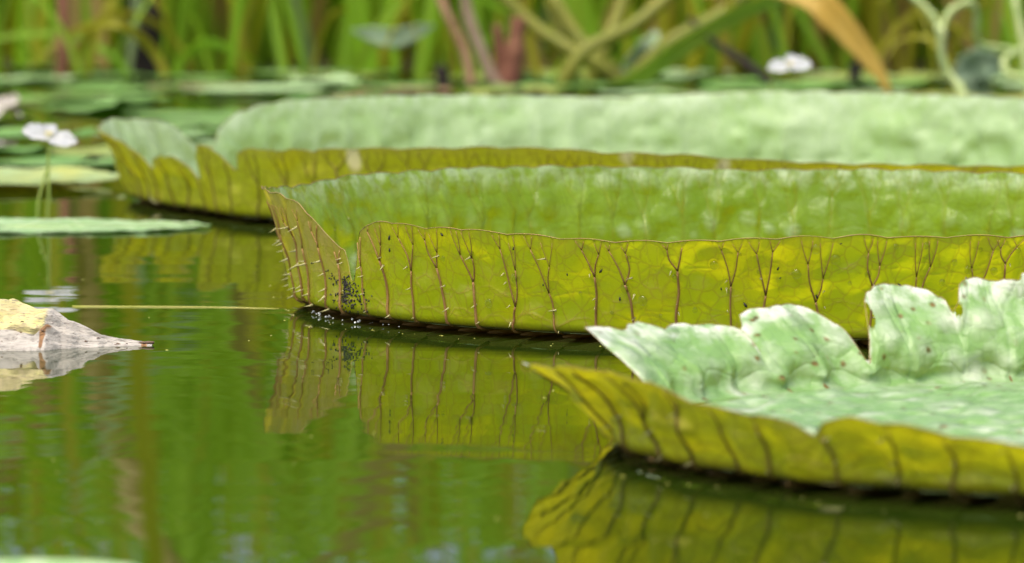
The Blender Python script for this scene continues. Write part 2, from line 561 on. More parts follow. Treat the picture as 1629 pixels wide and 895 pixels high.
    bl = np.zeros_like(S)
    if blush:
        dg = np.degrees(TH)
        bl = np.clip((dg - blush[0]) / 8, 0, 1) * np.clip((blush[1] - dg) / 3, 0, 1) * np.clip((ZZ - 0.02) / 0.05, 0, 1)
        bl = np.maximum(bl, 0.55 * np.clip(1 - np.abs(dg - 214) / 7, 0, 1) * np.clip((ZZ - 0.05) / 0.05, 0, 1))
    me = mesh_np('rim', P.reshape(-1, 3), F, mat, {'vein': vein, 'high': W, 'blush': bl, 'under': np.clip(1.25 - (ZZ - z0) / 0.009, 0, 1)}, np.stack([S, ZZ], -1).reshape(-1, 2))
    rim = link('rim', me, root)
    # --- floor of the leaf
    nf, mf = max(240, nth // 5), 60
    tf = np.linspace(0, 2 * math.pi, nf + 1)
    q = np.linspace(0.0, 1, mf)
    TF, Q = np.meshgrid(tf, q, indexing='ij')
    RF = (rfun(np.degrees(TF)) - 0.0155) * Q
    xx, yy = RF * np.cos(TF), RF * np.sin(TF)
    env = np.clip((1 - Q) * 9, 0, 1) * np.clip(Q * 6, 0, 1)
    rad = np.abs(np.sin(TF * nr / 4)) ** 0.6
    zz = z0 - 0.0002 + env * (floor_bump * rad * np.abs(np.sin(RF / 0.045 * math.pi + np.sin(TF * nr / 4))) ** 0.7 + floor_bump * 1.6 * (fbm(xx / 0.035, yy / 0.035, 3) + 0.5))
    zz = np.maximum(zz, z0 - 0.0003)
    fv = np.clip(1 - np.abs(np.sin(TF * nr / 4)) * RF / 0.004, 0, 1) * 0.5
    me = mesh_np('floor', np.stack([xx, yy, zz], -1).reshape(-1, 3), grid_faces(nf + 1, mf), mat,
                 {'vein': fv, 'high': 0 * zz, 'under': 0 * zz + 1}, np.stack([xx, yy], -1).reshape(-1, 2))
    link('leaf_floor', me, root)
    # --- rolled lip along the wall's edge
    tl = th[::2]
    Pl, _ = surf(tl, np.ones_like(tl))
    V = []; Fl = []
    ring = 5
    dP = np.gradient(Pl, axis=0); dP /= np.linalg.norm(dP, axis=1, keepdims=True) + 1e-9
    a = np.stack([np.cos(tl), np.sin(tl), 0 * tl], -1)
    b = np.cross(dP, a); b /= np.linalg.norm(b, axis=1, keepdims=True) + 1e-9
    rad_l = 0.00042 * (1 + 0.5 * noise2(tl * Rb / 0.02, tl * 0))
    VL = np.stack([Pl + (a * math.cos(k * 2 * math.pi / ring) + b * math.sin(k * 2 * math.pi / ring)) * rad_l[:, None] for k in range(ring)] , 1)
    VL = np.concatenate([VL, VL[:, :1]], 1)
    link('lip', mesh_np('lip', VL.reshape(-1, 3), grid_faces(len(tl), ring + 1), M['lip']), rim)
    # --- ribs standing on the outside of the wall
    def up(s, z, off):
        """point standing off metres from the outside of the sheet"""
        e1, e2 = 0.0006, 0.0008
        t = np.array([s, s - e1, s + e1, s, s]) / Rb
        zz = np.array([z, z, z, max(z0, z - e2), z + e2])
        p, _ = surf(t, None, zz)
        n_ = np.cross(p[2] - p[1], p[4] - p[3])
        n_ = n_ / (np.linalg.norm(n_) + 1e-12)
        q_ = p[0] + n_ * off
        return Vector((q_[0], q_[1], q_[2]))
    ribs = []
    for s0, trunk, branches in tree:
        hmax = float(hlip(np.degrees(np.array([s0 / Rb])))[0]) - 0.001
        rv = rg.uniform(0.7, 1.2)
        V = []; Fs = []
        def run(pts, r0, r1, n):
            sp = spline(pts, n)
            sp = [p for p in sp if p[1] < min(hmax, float(hlip(np.degrees(np.array([p[0] / Rb])))[0]) - 0.0015)]
            if len(sp) < 3: return
            m_ = len(sp)
            rr_ = [r0 + (r1 - r0) * i / (m_ - 1) for i in range(m_)]
            tube_into(V, Fs, [up(p[0], p[1], 0.0010 + r * 1.0) for p, r in zip(sp, rr_)], rr_, 5)
        run(trunk, 0.0015 * rv, 0.0010 * rv, 10)
        for b_, w_ in branches:
            big = w_ > 0.001
            run(b_, (0.0009 if big else 0.0005) * rv, 0.0006 if big else 0.0003, 7)
        # the rib runs on under the floor
        p0 = up(s0, z0 + 0.001, 0)
        tube_into(V, Fs, [Vector((p0.x * 0.84, p0.y * 0.84, 0.002)), Vector((p0.x * 0.94, p0.y * 0.94, 0.003)), Vector((p0.x * 0.985, p0.y * 0.985, 0.0045))], [0.004, 0.003, 0.0012], 6)
        ribs.append(link('rib', mesh_py('rib', V, Fs, ribmat), rim))
    # --- spines
    if res_spines:
        V = []; Fs = []
        tube_into(V, Fs, [(0, 0, 0), (0, 0, 0.25), (0.02, 0, 0.6), (0.06, 0, 1.0)], [0.16, 0.105, 0.055, 0.006], 6)
        sm = mesh_py('spine', V, Fs, M['spine'])
        for (s0, trunk, branches) in tree:
            deg = math.degrees(s0 / Rb) % 360
            for (d0, d1, zs, L0) in res_spines:
                if not (d0 <= deg <= d1): continue
                hh = float(hlip(np.array([deg]))[0])
                for zv in zs:
                    zv = zv * (1 + rg.normal(0, 0.13))
                    if zv > hh - 0.006 or rg.random() < (0.35 if 188 < deg < 206 else 0.1): continue
                    ss = s0 + rg.normal(0, 0.0012)
                    p = up(ss, zv, 0.0008)
                    L = L0 * rg.uniform(0.6, 1.15)
                    t = ss / Rb
                    d = Vector((math.cos(t), math.sin(t), rg.uniform(-0.75, -0.15))) + Vector((-math.sin(t), math.cos(t), 0)) * rg.normal(0, 0.42)
                    o = link('spine', sm, root)
                    o.location = p
                    o.rotation_mode = 'QUATERNION'
                    o.rotation_quaternion = d.normalized().to_track_quat('Z', 'X')
                    o.scale = (L * rg.uniform(0.8, 1.1), L, L)
    return root, up, hlip, Rb


padB, upB, hB, RB = giant_pad(
    (0.344, 5.07), 0.592,
    [(0, .112), (30, .114), (60, .116), (90, .117), (105, .121), (120, .125), (135, .128), (150, .125), (165, .122), (175, .126), (185, .131),
     (195, .130), (200, .122), (203, .106), (205, .096), (207, .082), (208, .078), (208.7, .062), (209.2, .046), (209.9, .044), (210.4, .060), (210.9, .080), (212, .094), (215, .108),
     (220, .115), (225, .112), (230, .111), (240, .108), (250, .108), (260, .111), (270, .115), (285, .116), (300, .111), (330, .110)],
    [(0, .03), (100, .03), (160, .035), (175, .038), (190, .034), (205, .020), (209, .004), (210, .002), (213, .016), (220, .028), (270, .03)],
    M['padB'], M['rib'], 0.047, 2600, 74,
    blush=(168, 209.5), label='thorny olive-green giant lily pad in sharp focus with upright veined rim, at picture centre',
    res_spines=[(205, 330, (0.014, 0.034, 0.056, 0.075), 0.0085), (150, 206, (0.012, 0.024, 0.038, 0.052, 0.066, 0.08, 0.095), 0.0125)], seed=3, puff=0.005, quilt=0.003)

padC, upC, hC, RC = giant_pad(
    (0.28, 7.05), 0.90,
    [(0, .12), (60, .137), (75, .140), (90, .133), (95, .128), (105, .133), (125, .137), (135, .135), (140, .127), (143, .116), (145, .104), (147, .088), (148.5, .062), (151, .052), (153, .075),
     (155, .104), (160, .115), (170, .120), (180, .112), (187, .110), (192, .104), (196, .094), (198.5, .080), (199.6, .064), (200.4, .066), (201.4, .080), (204, .088), (207, .086), (209.5, .076), (211.3, .056), (212.2, .058), (212.9, .092), (214.5, .110),
     (217.5, .110), (219.5, .098), (221.2, .080), (221.9, .078), (222.6, .104), (224, .111), (226, .111), (235, .115), (250, .124), (255, .124), (265, .115), (275, .107), (290, .097), (310, .09), (340, .10)],
    [(0, .03), (140, .03), (150, .035), (180, .045), (200, .03), (215, .028), (270, .03)],
    M['padC'], M['rib_dark'], 0.062, 1800, 44,
    'broad giant lily pad with mint far wall and torn ochre rim behind the thorny pad',
    seed=8, fray=(0.005, 195, 235), quilt=0.003, puff=0.008, fork=0.07,
    rtab=[(0, .9), (150, .9), (180, .885), (200, .855), (210, .855), (220, .885), (235, .905), (270, .9)])

padA, upA, hA, RA = giant_pad(
    (0.52, 3.63), 0.45,
    [(0, .09), (60, .10), (90, .101), (95, .102), (100, .100), (103.3, .096), (103.8, .082), (104.3, .072), (104.8, .086), (107, .092), (110, .095), (113, .093), (115.0, .086), (115.7, .060), (116.2, .034), (116.7, .036), (117.3, .058),
     (118.5, .068), (120, .078), (123, .081), (126, .078), (128.5, .074), (129.8, .066), (130.2, .046), (130.6, .050), (131.2, .064), (135, .068), (140, .072), (146, .072), (150, .071), (151.5, .058), (152.5, .03),
     (155, .020), (163, .020), (167, .034), (170, .052), (175, .063), (180, .066), (185, .070), (190, .073), (200, .079), (205, .078), (210, .074), (215, .065), (220, .061), (225, .060), (228.5, .056), (230, .047),
     (231.5, .058), (235, .064), (240, .061), (245, .055), (250, .050), (270, .052), (320, .06)],
    [(0, .03), (85, .04), (100, .06), (103.8, .045), (104.2, .065), (114, .050), (116, .03), (117, .075), (125, .06), (130, .075), (130.6, .035), (135, .055), (150, .075), (165, .07), (180, .066), (195, .05), (210, .035), (270, .03)],
    M['padA'], M['rib_dark'], 0.050, 2200, 60,
    'pale tattered giant lily pad with brown holes and spots, nearest at the lower right',
    res_spines=[(185, 262, (0.014, 0.030, 0.045), 0.009)], seed=15, fray=(0.009, 96, 151), quilt=0.004, puff=0.016, fork=0.055, hole=[(115.2, 0.071, 1.1, 0.012), (103.9, 0.074, 0.45, 0.007)], floor_bump=0.004)

# ------------------------------------------------------------------ beads, aphids, glint balls on the thorny pad
def on_wall(pad, up, Rb, deg, z, off):
    """world point and outward direction on the outside of a pad's wall"""
    p = up(math.radians(deg) * Rb, z, off)
    t = math.radians(deg)
    return Vector(pad.location) + p, Vector((math.cos(t), math.sin(t), 0))


def dome_mesh(name, mat, n=12, m=6):
    V = []; F = []
    for j in range(m):
        a = j / m * math.pi / 2
        sag = 0.16 * (1 - j / m)
        for k in range(n):
            b = 2 * math.pi * k / n
            V.append((math.cos(a) * math.cos(b), math.cos(a) * math.sin(b) * 1.08 - sag * 0.5, math.sin(a) * 0.62))
    V.append((0, 0, 0.62))
    top = len(V) - 1
    for j in range(m - 1):
        for k in range(n):
            F.append((j * n + k, j * n + (k + 1) % n, (j + 1) * n + (k + 1) % n, (j + 1) * n + k))
    for k in range(n): F.append(((m - 1) * n + k, (m - 1) * n + (k + 1) % n, top))
    return mesh_py(name, V, F, mat)


bead_me = dome_mesh('water_bead', M['bead'])
# spots on the wall: degrees round the pad, height (m), radius (mm)
bead_spots = [(226.5, .080, 2.2), (235.5, .064, 3.6), (232.0, .034, 3.4), (230.5, .088, 1.8), (242.6, .050, 1.6), (247.6, .058, 3.5), (249.3, .046, 3.8), (248.4, .091, 1.7),
              (252.6, .072, 2.0), (254.4, .036, 2.2), (256.5, .085, 3.4), (257.8, .058, 2.0), (259.0, .096, 1.5), (260.7, .078, 1.8), (262.2, .040, 3.6), (262.5, .070, 2.1),
              (264.2, .076, 3.6), (266.0, .103, 3.7), (267.8, .092, 3.8), (269.2, .066, 1.6), (270.9, .077, 2.6), (271.6, .054, 2.2), (273.4, .105, 2.0), (276.2, .106, 2.5),
              (279.0, .088, 2.4), (280.4, .081, 3.0), (282.8, .078, 2.9), (281.3, .101, 1.7), (278.0, .066, 2.6), (285.0, .100, 2.2), (287.0, .087, 2.4), (246.0, .030, 1.4), (251.0, .029, 1.5), (244.2, .078, 1.4)]
for i, (dg, z, r) in enumerate(bead_spots):
    p, d = on_wall(padB, upB, RB, dg, z, 0.0003)
    o = link('water_bead', bead_me)
    o.location = p
    o.rotation_euler = d.to_track_quat('Z', 'Y').to_euler()
    s = r * 0.0014
    o.scale = (s, s, s)
    big = r >= 3.3
    tag(o, 'large clear water bead clinging to the rim of the thorny olive pad' if big else 'small clear water bead clinging to the rim of the thorny olive pad',
        'water drop', 'large water beads on the rim' if big else 'small water beads on the rim')

M['aphid'] = plain('aphid_black', (0.012, 0.010, 0.008), (0.03, 0.025, 0.015), 400, 0.35)
V = []; F = []
tube_into(V, F, [(-1.0, 0, .45), (-.7, 0, .5), (-.2, 0, .6), (.35, 0, .55), (.7, 0, .45), (.95, 0, .4)], [0.08, .42, .58, .42, .25, .08], 7)
for sx in (-.3, .1, .5):
    for sy in (-1, 1):
        tube_into(V, F, [(sx, 0, .45), (sx * 1.3, sy * .55, .6), (sx * 1.7, sy * 1.0, .02)], [.06, .05, .03], 4)
for sy in (-1, 1):
    tube_into(V, F, [(.85, 0, .5), (1.2, sy * .25, .7), (1.6, sy * .45, .6)], [.04, .03, .02], 4)
aphid_me = mesh_py('aphid', V, F, M['aphid'])
aphid_spots = [(219.5, .098, 2.9), (219.0, .084, 2.3), (227.4, .106, 2.6), (236.0, .095, 1.9), (238.6, .058, 1.5), (241.8, .070, 1.6), (245.4, .075, 2.6), (247.0, .046, 2.3), (257.0, .060, 1.6),
               (259.3, .042, 3.2), (260.9, .030, 1.9), (262.5, .082, 2.2), (262.7, .072, 1.3), (265.6, .058, 1.5), (266.1, .053, 2.6), (268.3, .108, 1.4), (273.9, .064, 2.3), (274.2, .050, 2.0), (276.5, .034, 1.6), (287.4, .106, 2.3)]
for i, (dg, z, r) in enumerate(aphid_spots):
    p, d = on_wall(padB, upB, RB, dg, z, 0.0006)
    o = link('aphid', aphid_me)
    o.location = p
    q = d.to_track_quat('Z', 'Y')
    q = q @ Vector((0, 0, 1)).rotation_difference(Vector((0, 0, 1)))
    o.rotation_mode = 'QUATERNION'
    from mathutils import Quaternion
    o.rotation_quaternion = q @ Quaternion((0, 0, 1), random.uniform(0.5, 2.6))
    s = r * 0.001
    o.scale = (s, s * 0.8, s * 0.8)
    tag(o, 'single black aphid sitting on the veined rim of the thorny olive pad', 'insect', 'aphids scattered over the rim')
# the crowd of aphids in the fold of the notch
V = []; F = []
for k in range(260):
    if k < 190:
        dg = random.gauss(209.0, 1.7); z = random.gauss(0.028, 0.010)
    else:
        dg = 209.5 - abs(random.gauss(0, 2.6)); z = 0.036 + (209.5 - dg) * 0.0022 + random.gauss(0, 0.004)
    if not (0.010 < z < float(hB(np.array([dg]))[0]) - 0.003): continue
    p, d = on_wall(padB, upB, RB, dg, z, 0.0008)
    side = Vector((-d.y, d.x, 0)) * random.uniform(-1, 1) + Vector((0, 0, random.uniform(-1, 1)))
    side = side.normalized() * random.uniform(0.0009, 0.0019)
    r = random.uniform(0.0006, 0.0012)
    tube_into(V, F, [p - side, p - side * .3 + d * r * .5, p + side * .4 + d * r * .5, p + side], [r * .3, r, r * .8, r * .2], 5)
o = link('aphid_cluster', mesh_py('aphid_cluster', V, F, M['aphid']))
tag(o, 'dense black crowd of aphids in the notch of the thorny olive pad', 'insects', kind='stuff')

M['glint'] = plain('glint_white', (0.85, 0.88, 0.86), (0.75, 0.8, 0.78), 300, 0.08, spec=0.8)  # white balls added to stand in for sky glints on the wet edge
V = []; F = []
def ball(c, r, n=7, m=4):
    b = len(V)
    for j in range(1, m):
        a = math.pi * j / m
        for k in range(n):
            V.append((c[0] + r * math.sin(a) * math.cos(2 * math.pi * k / n), c[1] + r * math.sin(a) * math.sin(2 * math.pi * k / n), c[2] + r * math.cos(a)))
    V.append((c[0], c[1], c[2] + r)); V.append((c[0], c[1], c[2] - r))
    for j in range(m - 2):
        for k in range(n): F.append((b + j * n + k, b + (j + 1) * n + k, b + (j + 1) * n + (k + 1) % n, b + j * n + (k + 1) % n))
    t = b + (m - 1) * n
    for k in range(n):
        F.append((t, b + k, b + (k + 1) % n)); F.append((t + 1, b + (m - 2) * n + (k + 1) % n, b + (m - 2) * n + k))
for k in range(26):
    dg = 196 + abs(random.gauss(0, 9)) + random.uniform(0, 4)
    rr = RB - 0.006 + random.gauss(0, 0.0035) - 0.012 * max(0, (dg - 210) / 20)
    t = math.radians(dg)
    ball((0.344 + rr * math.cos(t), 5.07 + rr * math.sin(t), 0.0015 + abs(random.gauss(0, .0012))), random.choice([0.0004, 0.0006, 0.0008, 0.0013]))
o = link('waterline_glints', mesh_py('waterline_glints', V, F, M['glint']))
tag(o, 'row of tiny white balls added as sky glints along the waterline at the thorny pad notch', 'glint', kind='stuff')

# ------------------------------------------------------------------ small floating lily leaves
def float_leaf(name, loc, rx, ry, rot, mat, label, group=None, lift=0.004, wav=0.004, notch=0.22, z=0.003, n=56, m=12, cat='lily pad', seed=0, dome=0.0, scale=0.045):
    t = np.linspace(notch / 2, 2 * math.pi - notch / 2, n)
    q = np.linspace(0, 1, m)
    T, Q = np.meshgrid(t, q, indexing='ij')
    rad = Q * (1 + 0.05 * noise2(T * 2.2 + seed * 5, T * 0 + seed) + 0.03 * noise2(T * 7 + seed, T * 0 + 3))
    x = rx * rad * np.cos(T); y = ry * rad * np.sin(T)
    zz = z + wav * Q * (fbm(x / scale + seed * 3, y / scale, 3) + 0.5) + lift * Q ** 4 * (noise2(T * 1.6 + seed, T * 0 + seed) + 0.6) + dome * (1 - Q ** 2)
    top = np.stack([x, y, zz], -1).reshape(-1, 3)
    bot = top - np.array([0, 0, 0.0014])
    F = grid_faces(n, m)
    k = n * m
    F2 = F[:, ::-1] + k
    rim = np.arange(n) * m + m - 1
    side = np.stack([rim[:-1], rim[:-1] + k, rim[1:] + k, rim[1:]], -1)
    me = mesh_np('leaf_blade', np.concatenate([top, bot]), np.concatenate([F, F2, side]), mat)
    root = empty(name, loc, rot)
    link('leaf_blade', me, root)
    # midrib and side veins raised on the leaf
    V = []; Fv = []
    for a in np.linspace(notch / 2 + 0.3, 2 * math.pi - notch / 2 - 0.3, 9):
        pts = []
        i = int((a - notch / 2) / (2 * math.pi - notch) * (n - 1))
        for j in range(0, m - 1, 2): pts.append(tuple(top.reshape(n, m, 3)[i, j] + np.array([0, 0, 0.0002])))
        tube_into(V, Fv, pts, list(np.linspace(0.0016, 0.0006, len(pts)) * (rx / 0.2)), 4)
    link('vein', mesh_py('vein', V, Fv, M['small_vein']), root)
    tag(root, label, cat, group)
    return root


M['small_vein'] = plain('small_leaf_vein', (0.24, 0.36, 0.16), (0.30, 0.40, 0.18), 50, 0.5)
M['small_a'] = plain('small_leaf_mint', (0.22, 0.42, 0.14), (0.50, 0.62, 0.38), 60, 0.4, 0.6, trans=(0.3, 0.5, 0.08), tw=0.25, dist=0.003)
M['small_b'] = plain('small_leaf_green', (0.11, 0.26, 0.04), (0.20, 0.36, 0.10), 14, 0.4, 0.4, trans=(0.2, 0.4, 0.03), tw=0.25)
M['small_c'] = plain('small_leaf_yellow', (0.40, 0.44, 0.12), (0.30, 0.42, 0.20), 16, 0.45, 0.4, trans=(0.5, 0.5, 0.08), tw=0.25)
M['small_d'] = plain('small_leaf_olive', (0.16, 0.22, 0.03), (0.25, 0.27, 0.06), 14, 0.5, 0.4)
M['small_e'] = plain('small_leaf_brown', (0.20, 0.12, 0.05), (0.28, 0.20, 0.10), 14, 0.6, 0.4)

float_leaf('floating_leaf', (-0.72, 6.37, 0), 0.292, 0.145, 0.02, M['small_a'], 'flat speckled mint leaf floating at far left in front of the flower stalk', lift=0.0015, wav=0.0035, z=0.0016, notch=0.15, seed=2, n=160, m=50, scale=0.022)
float_leaf('floating_leaf', (-0.88, 7.45, 0), 0.235, 0.20, 0.3, M['small_c'], 'floating lily leaf with yellow upturned edge behind the flower stalk', lift=0.03, wav=0.006, seed=5)
float_leaf('floating_leaf', (-0.36, 2.755, 0), 0.14, 0.10, 0.1, M['small_a'], 'pale leaf tip floating at the very bottom left corner', lift=0.012, wav=0.004, seed=9)
# the raft of small leaves between the pads and the reeds
far = []
r2 = random.Random(5)
for k in range(900):
    y = r2.uniform(8.0, 13.6)
    x = r2.uniform(-0.17 * y - 0.1, 0.17 * y + 0.1)
    rx = r2.uniform(0.10, 0.24)
    if (x - 0.28) ** 2 + (y - 7.05) ** 2 < (1.0 + rx) ** 2: continue
    if y < 9.6 and r2.random() < 0.45: continue
    if any((x - a) ** 2 + (y - b) ** 2 < ((rx + c) * 0.86) ** 2 for a, b, c in far): continue
    far.append((x, y, rx))
    if len(far) >= 130: break
kinds = [('small_b', 'small green lily leaf in the blurred raft before the reeds', 'green leaves in the far raft'),
         ('small_b', 'small green lily leaf in the blurred raft before the reeds', 'green leaves in the far raft'),
         ('small_a', 'small pale mint lily leaf in the blurred raft before the reeds', 'mint leaves in the far raft'),
         ('small_d', 'small dull olive lily leaf in the blurred raft before the reeds', 'olive leaves in the far raft'),
         ('small_e', 'small brown withered lily leaf in the blurred raft before the reeds', 'brown leaves in the far raft')]
for i, (x, y, rx) in enumerate(far):
    w = [0, 1, 2, 3, 0, 1, 2, 3, 0, 1, 2, 4][r2.randrange(12)]
    mk, lb, gp = kinds[w]
    float_leaf('floating_leaf', (x, y, 0), rx, rx * r2.uniform(0.8, 1), r2.uniform(0, 6.28), M[mk], lb, gp, lift=r2.choice([0.002, 0.004, 0.007, 0.02]), wav=0.006, n=28, m=6, seed=i, z=0.002 + 0.003 * (i % 3))

# ------------------------------------------------------------------ white water flowers
M['petal'] = plain('petal_white', (0.52, 0.53, 0.54), (0.44, 0.46, 0.50), 60, 0.5, 0.4, trans=(0.6, 0.61, 0.6), tw=0.3)
M['anther'] = plain('anther_yellow', (0.72, 0.62, 0.16), (0.62, 0.55, 0.2), 90, 0.6)
M['stalk'] = plain('flower_stalk', (0.20, 0.30, 0.05), (0.30, 0.36, 0.08), 40, 0.45)


def petal_mesh(L, W, cup, seed):
    n, m = 14, 11
    V = []
    for i in range(n):
        u = i / (n - 1)
        w = W * (1 + 0.25 * float(noise2(u * 9 + seed * 3, 1.5))) * (0.18 + 0.82 * math.sin(math.pi * min(1, u * 0.86 + 0.06)) ** 0.7) * (1 if u < .97 else .9)
        for j in range(m):
            v = j / (m - 1) * 2 - 1
            cr = 0.22 * L * float(noise2(u * 5 + seed * 7, v * 3 + seed))
            V.append((u * L - abs(v) ** 2 * 0.10 * L * u, v * w, cup * L * (u ** 0.8) * 0.55 - cup * 0.30 * L * u * u + cr * u + 0.25 * w * v * v))
    return mesh_np('petal', V, grid_faces(n, m), M['petal'])


def flower(loc, size, stems, label, petals, tilt=(0, 0)):
    root = empty('water_flower', loc)
    tag(root, label, 'flower')
    V = []; F = []
    for pts, r0, r1 in stems:
        sp = spline(pts, 14)
        tube_into(V, F, sp, list(np.linspace(r0, r1, 14)), 7)
    link('stalk', mesh_py('stalk', V, F, M['stalk']), root)
    top = Vector(stems[0][0][-1])
    for i, (az, cup, L, W) in enumerate(petals):
        o = link('petal', petal_mesh(L * size, W * size, cup, i + int(size * 999)), root)
        o.location = top
        o.rotation_mode = 'QUATERNION'
        o.rotation_quaternion = (Matrix.Rotation(tilt[0], 3, 'X') @ Matrix.Rotation(az, 3, 'Z')).to_quaternion()
    V = []; F = []
    for k in range(12):
        a = k * 2.4; r = 0.04 * size * math.sqrt(k + 1)
        b = top + Vector((r * math.cos(a), r * math.sin(a), 0.02 * size))
        e = b + Vector((0.5 * r * math.cos(a), 0.5 * r * math.sin(a), 0.16 * size))
        tube_into(V, F, [b, (b + e) / 2, e, e + Vector((0, 0, .03 * size))], [.01 * size, .01 * size, .022 * size, .006 * size], 5)
    link('stamens', mesh_py('stamens', V, F, M['anther']), root)
    return root


# left: forked stalk rising from the water, three broad petals
flower((-0.682, 6.60, 0), 0.042,
       [([(0.000, 0, -0.01), (0.003, 0, 0.035), (0.002, 0, 0.075), (0.004, 0, 0.118)], 0.0024, 0.0019),
        ([(-0.014, -0.005, -0.01), (-0.012, -0.004, 0.025), (-0.003, 0, 0.060), (0.002, 0, 0.072)], 0.0021, 0.0018)],
       'white three-petalled flower on a thin forked stalk at far left',
       [(math.pi - 0.30, 0.45, 1.0, 0.36), (-0.30, 0.15, 1.05, 0.38), (math.pi / 2 + 0.1, 0.7, 0.55, 0.30)], tilt=(0.85, 0))
flower((0.484, 8.35, 0.004), 0.042,
       [([(-0.02, 0.03, -0.01), (-0.012, 0.02, 0.08), (0.002, 0, 0.15), (0.03, 0, 0.168)], 0.0026, 0.0020)],
       'white flower standing above the mint far wall of the broad pad',
       [(math.pi + 0.15, 0.35, 1.0, 0.40), (0.05, 0.35, 1.0, 0.42), (math.pi / 2 - 0.4, 0.6, 0.66, 0.34)], tilt=(0.85, 0))

# ------------------------------------------------------------------ dried leaf at the left edge
def dry_material():
    N = NT('dry_leaf')
    obj = N.n('TexCoord').outputs['Object']
    mp = N.n('Mapping'); mp.inputs['Scale'].default_value = (0.5, 1.6, 2.4); N.l(obj, mp.inputs['Vector'])
    n1 = N.noise(mp.outputs[0], 60, 5, 0.65); n2 = N.noise(mp.outputs[0], 260, 4)
    grey = N.mix(N.ramp(n1, [(0.35, 0.0), (0.65, 1.0)]), (0.30, 0.28, 0.25), (0.48, 0.45, 0.40))
    cream = N.mix(N.ramp(n1, [(0.4, 0.0), (0.65, 1.0)]), (0.58, 0.54, 0.22), (0.50, 0.42, 0.24))
    cr = N.ramp(N.math('ADD', N.attr('cream'), N.math('MULTIPLY', N.math('SUBTRACT', n1, 0.5), 0.7)), [(0.4, 0.0), (0.6, 1.0)])
    c = N.mix(cr, grey, cream)
    c = N.mix(N.ramp(n2, [(0.55, 0.0), (0.68, 0.75)]), c, (0.13, 0.11, 0.11))
    rot = N.ramp(N.math('ADD', N.attr('rot'), N.math('MULTIPLY', N.math('SUBTRACT', n1, 0.5), 0.9)), [(0.5, 0.0), (0.7, 1.0)])
    c = N.mix(rot, c, N.mix(n2, (0.10, 0.05, 0.04), (0.36, 0.19, 0.06)))
    p = N.n('BsdfPrincipled'); N.l(c, p.inputs['Base Color']); p.inputs['Roughness'].default_value = 0.7
    N.l(N.bump(N.math('ADD', n1, N.math('MULTIPLY', n2, 0.5)), 0.8, 0.003), p.inputs['Normal'])
    t = N.n('BsdfTranslucent'); t.inputs['Color'].default_value = (0.55, 0.45, 0.2, 1)
    mx = N.n('MixShader'); mx.inputs[0].default_value = 0.12
    N.l(p.outputs[0], mx.inputs[1]); N.l(t.outputs[0], mx.inputs[2]); N.l(mx.outputs[0], N.out.inputs['Surface'])
    return N.m


M['dry'] = dry_material()
M['dry_cream'] = plain('dry_leaf_cream', (0.74, 0.70, 0.42), (0.66, 0.58, 0.36), 18, 0.6, 0.5, trans=(0.7, 0.6, 0.3), tw=0.2, dist=0.002)
M['dry_brown'] = plain('dry_leaf_brown', (0.09, 0.06, 0.045), (0.18, 0.11, 0.06), 60, 0.7)


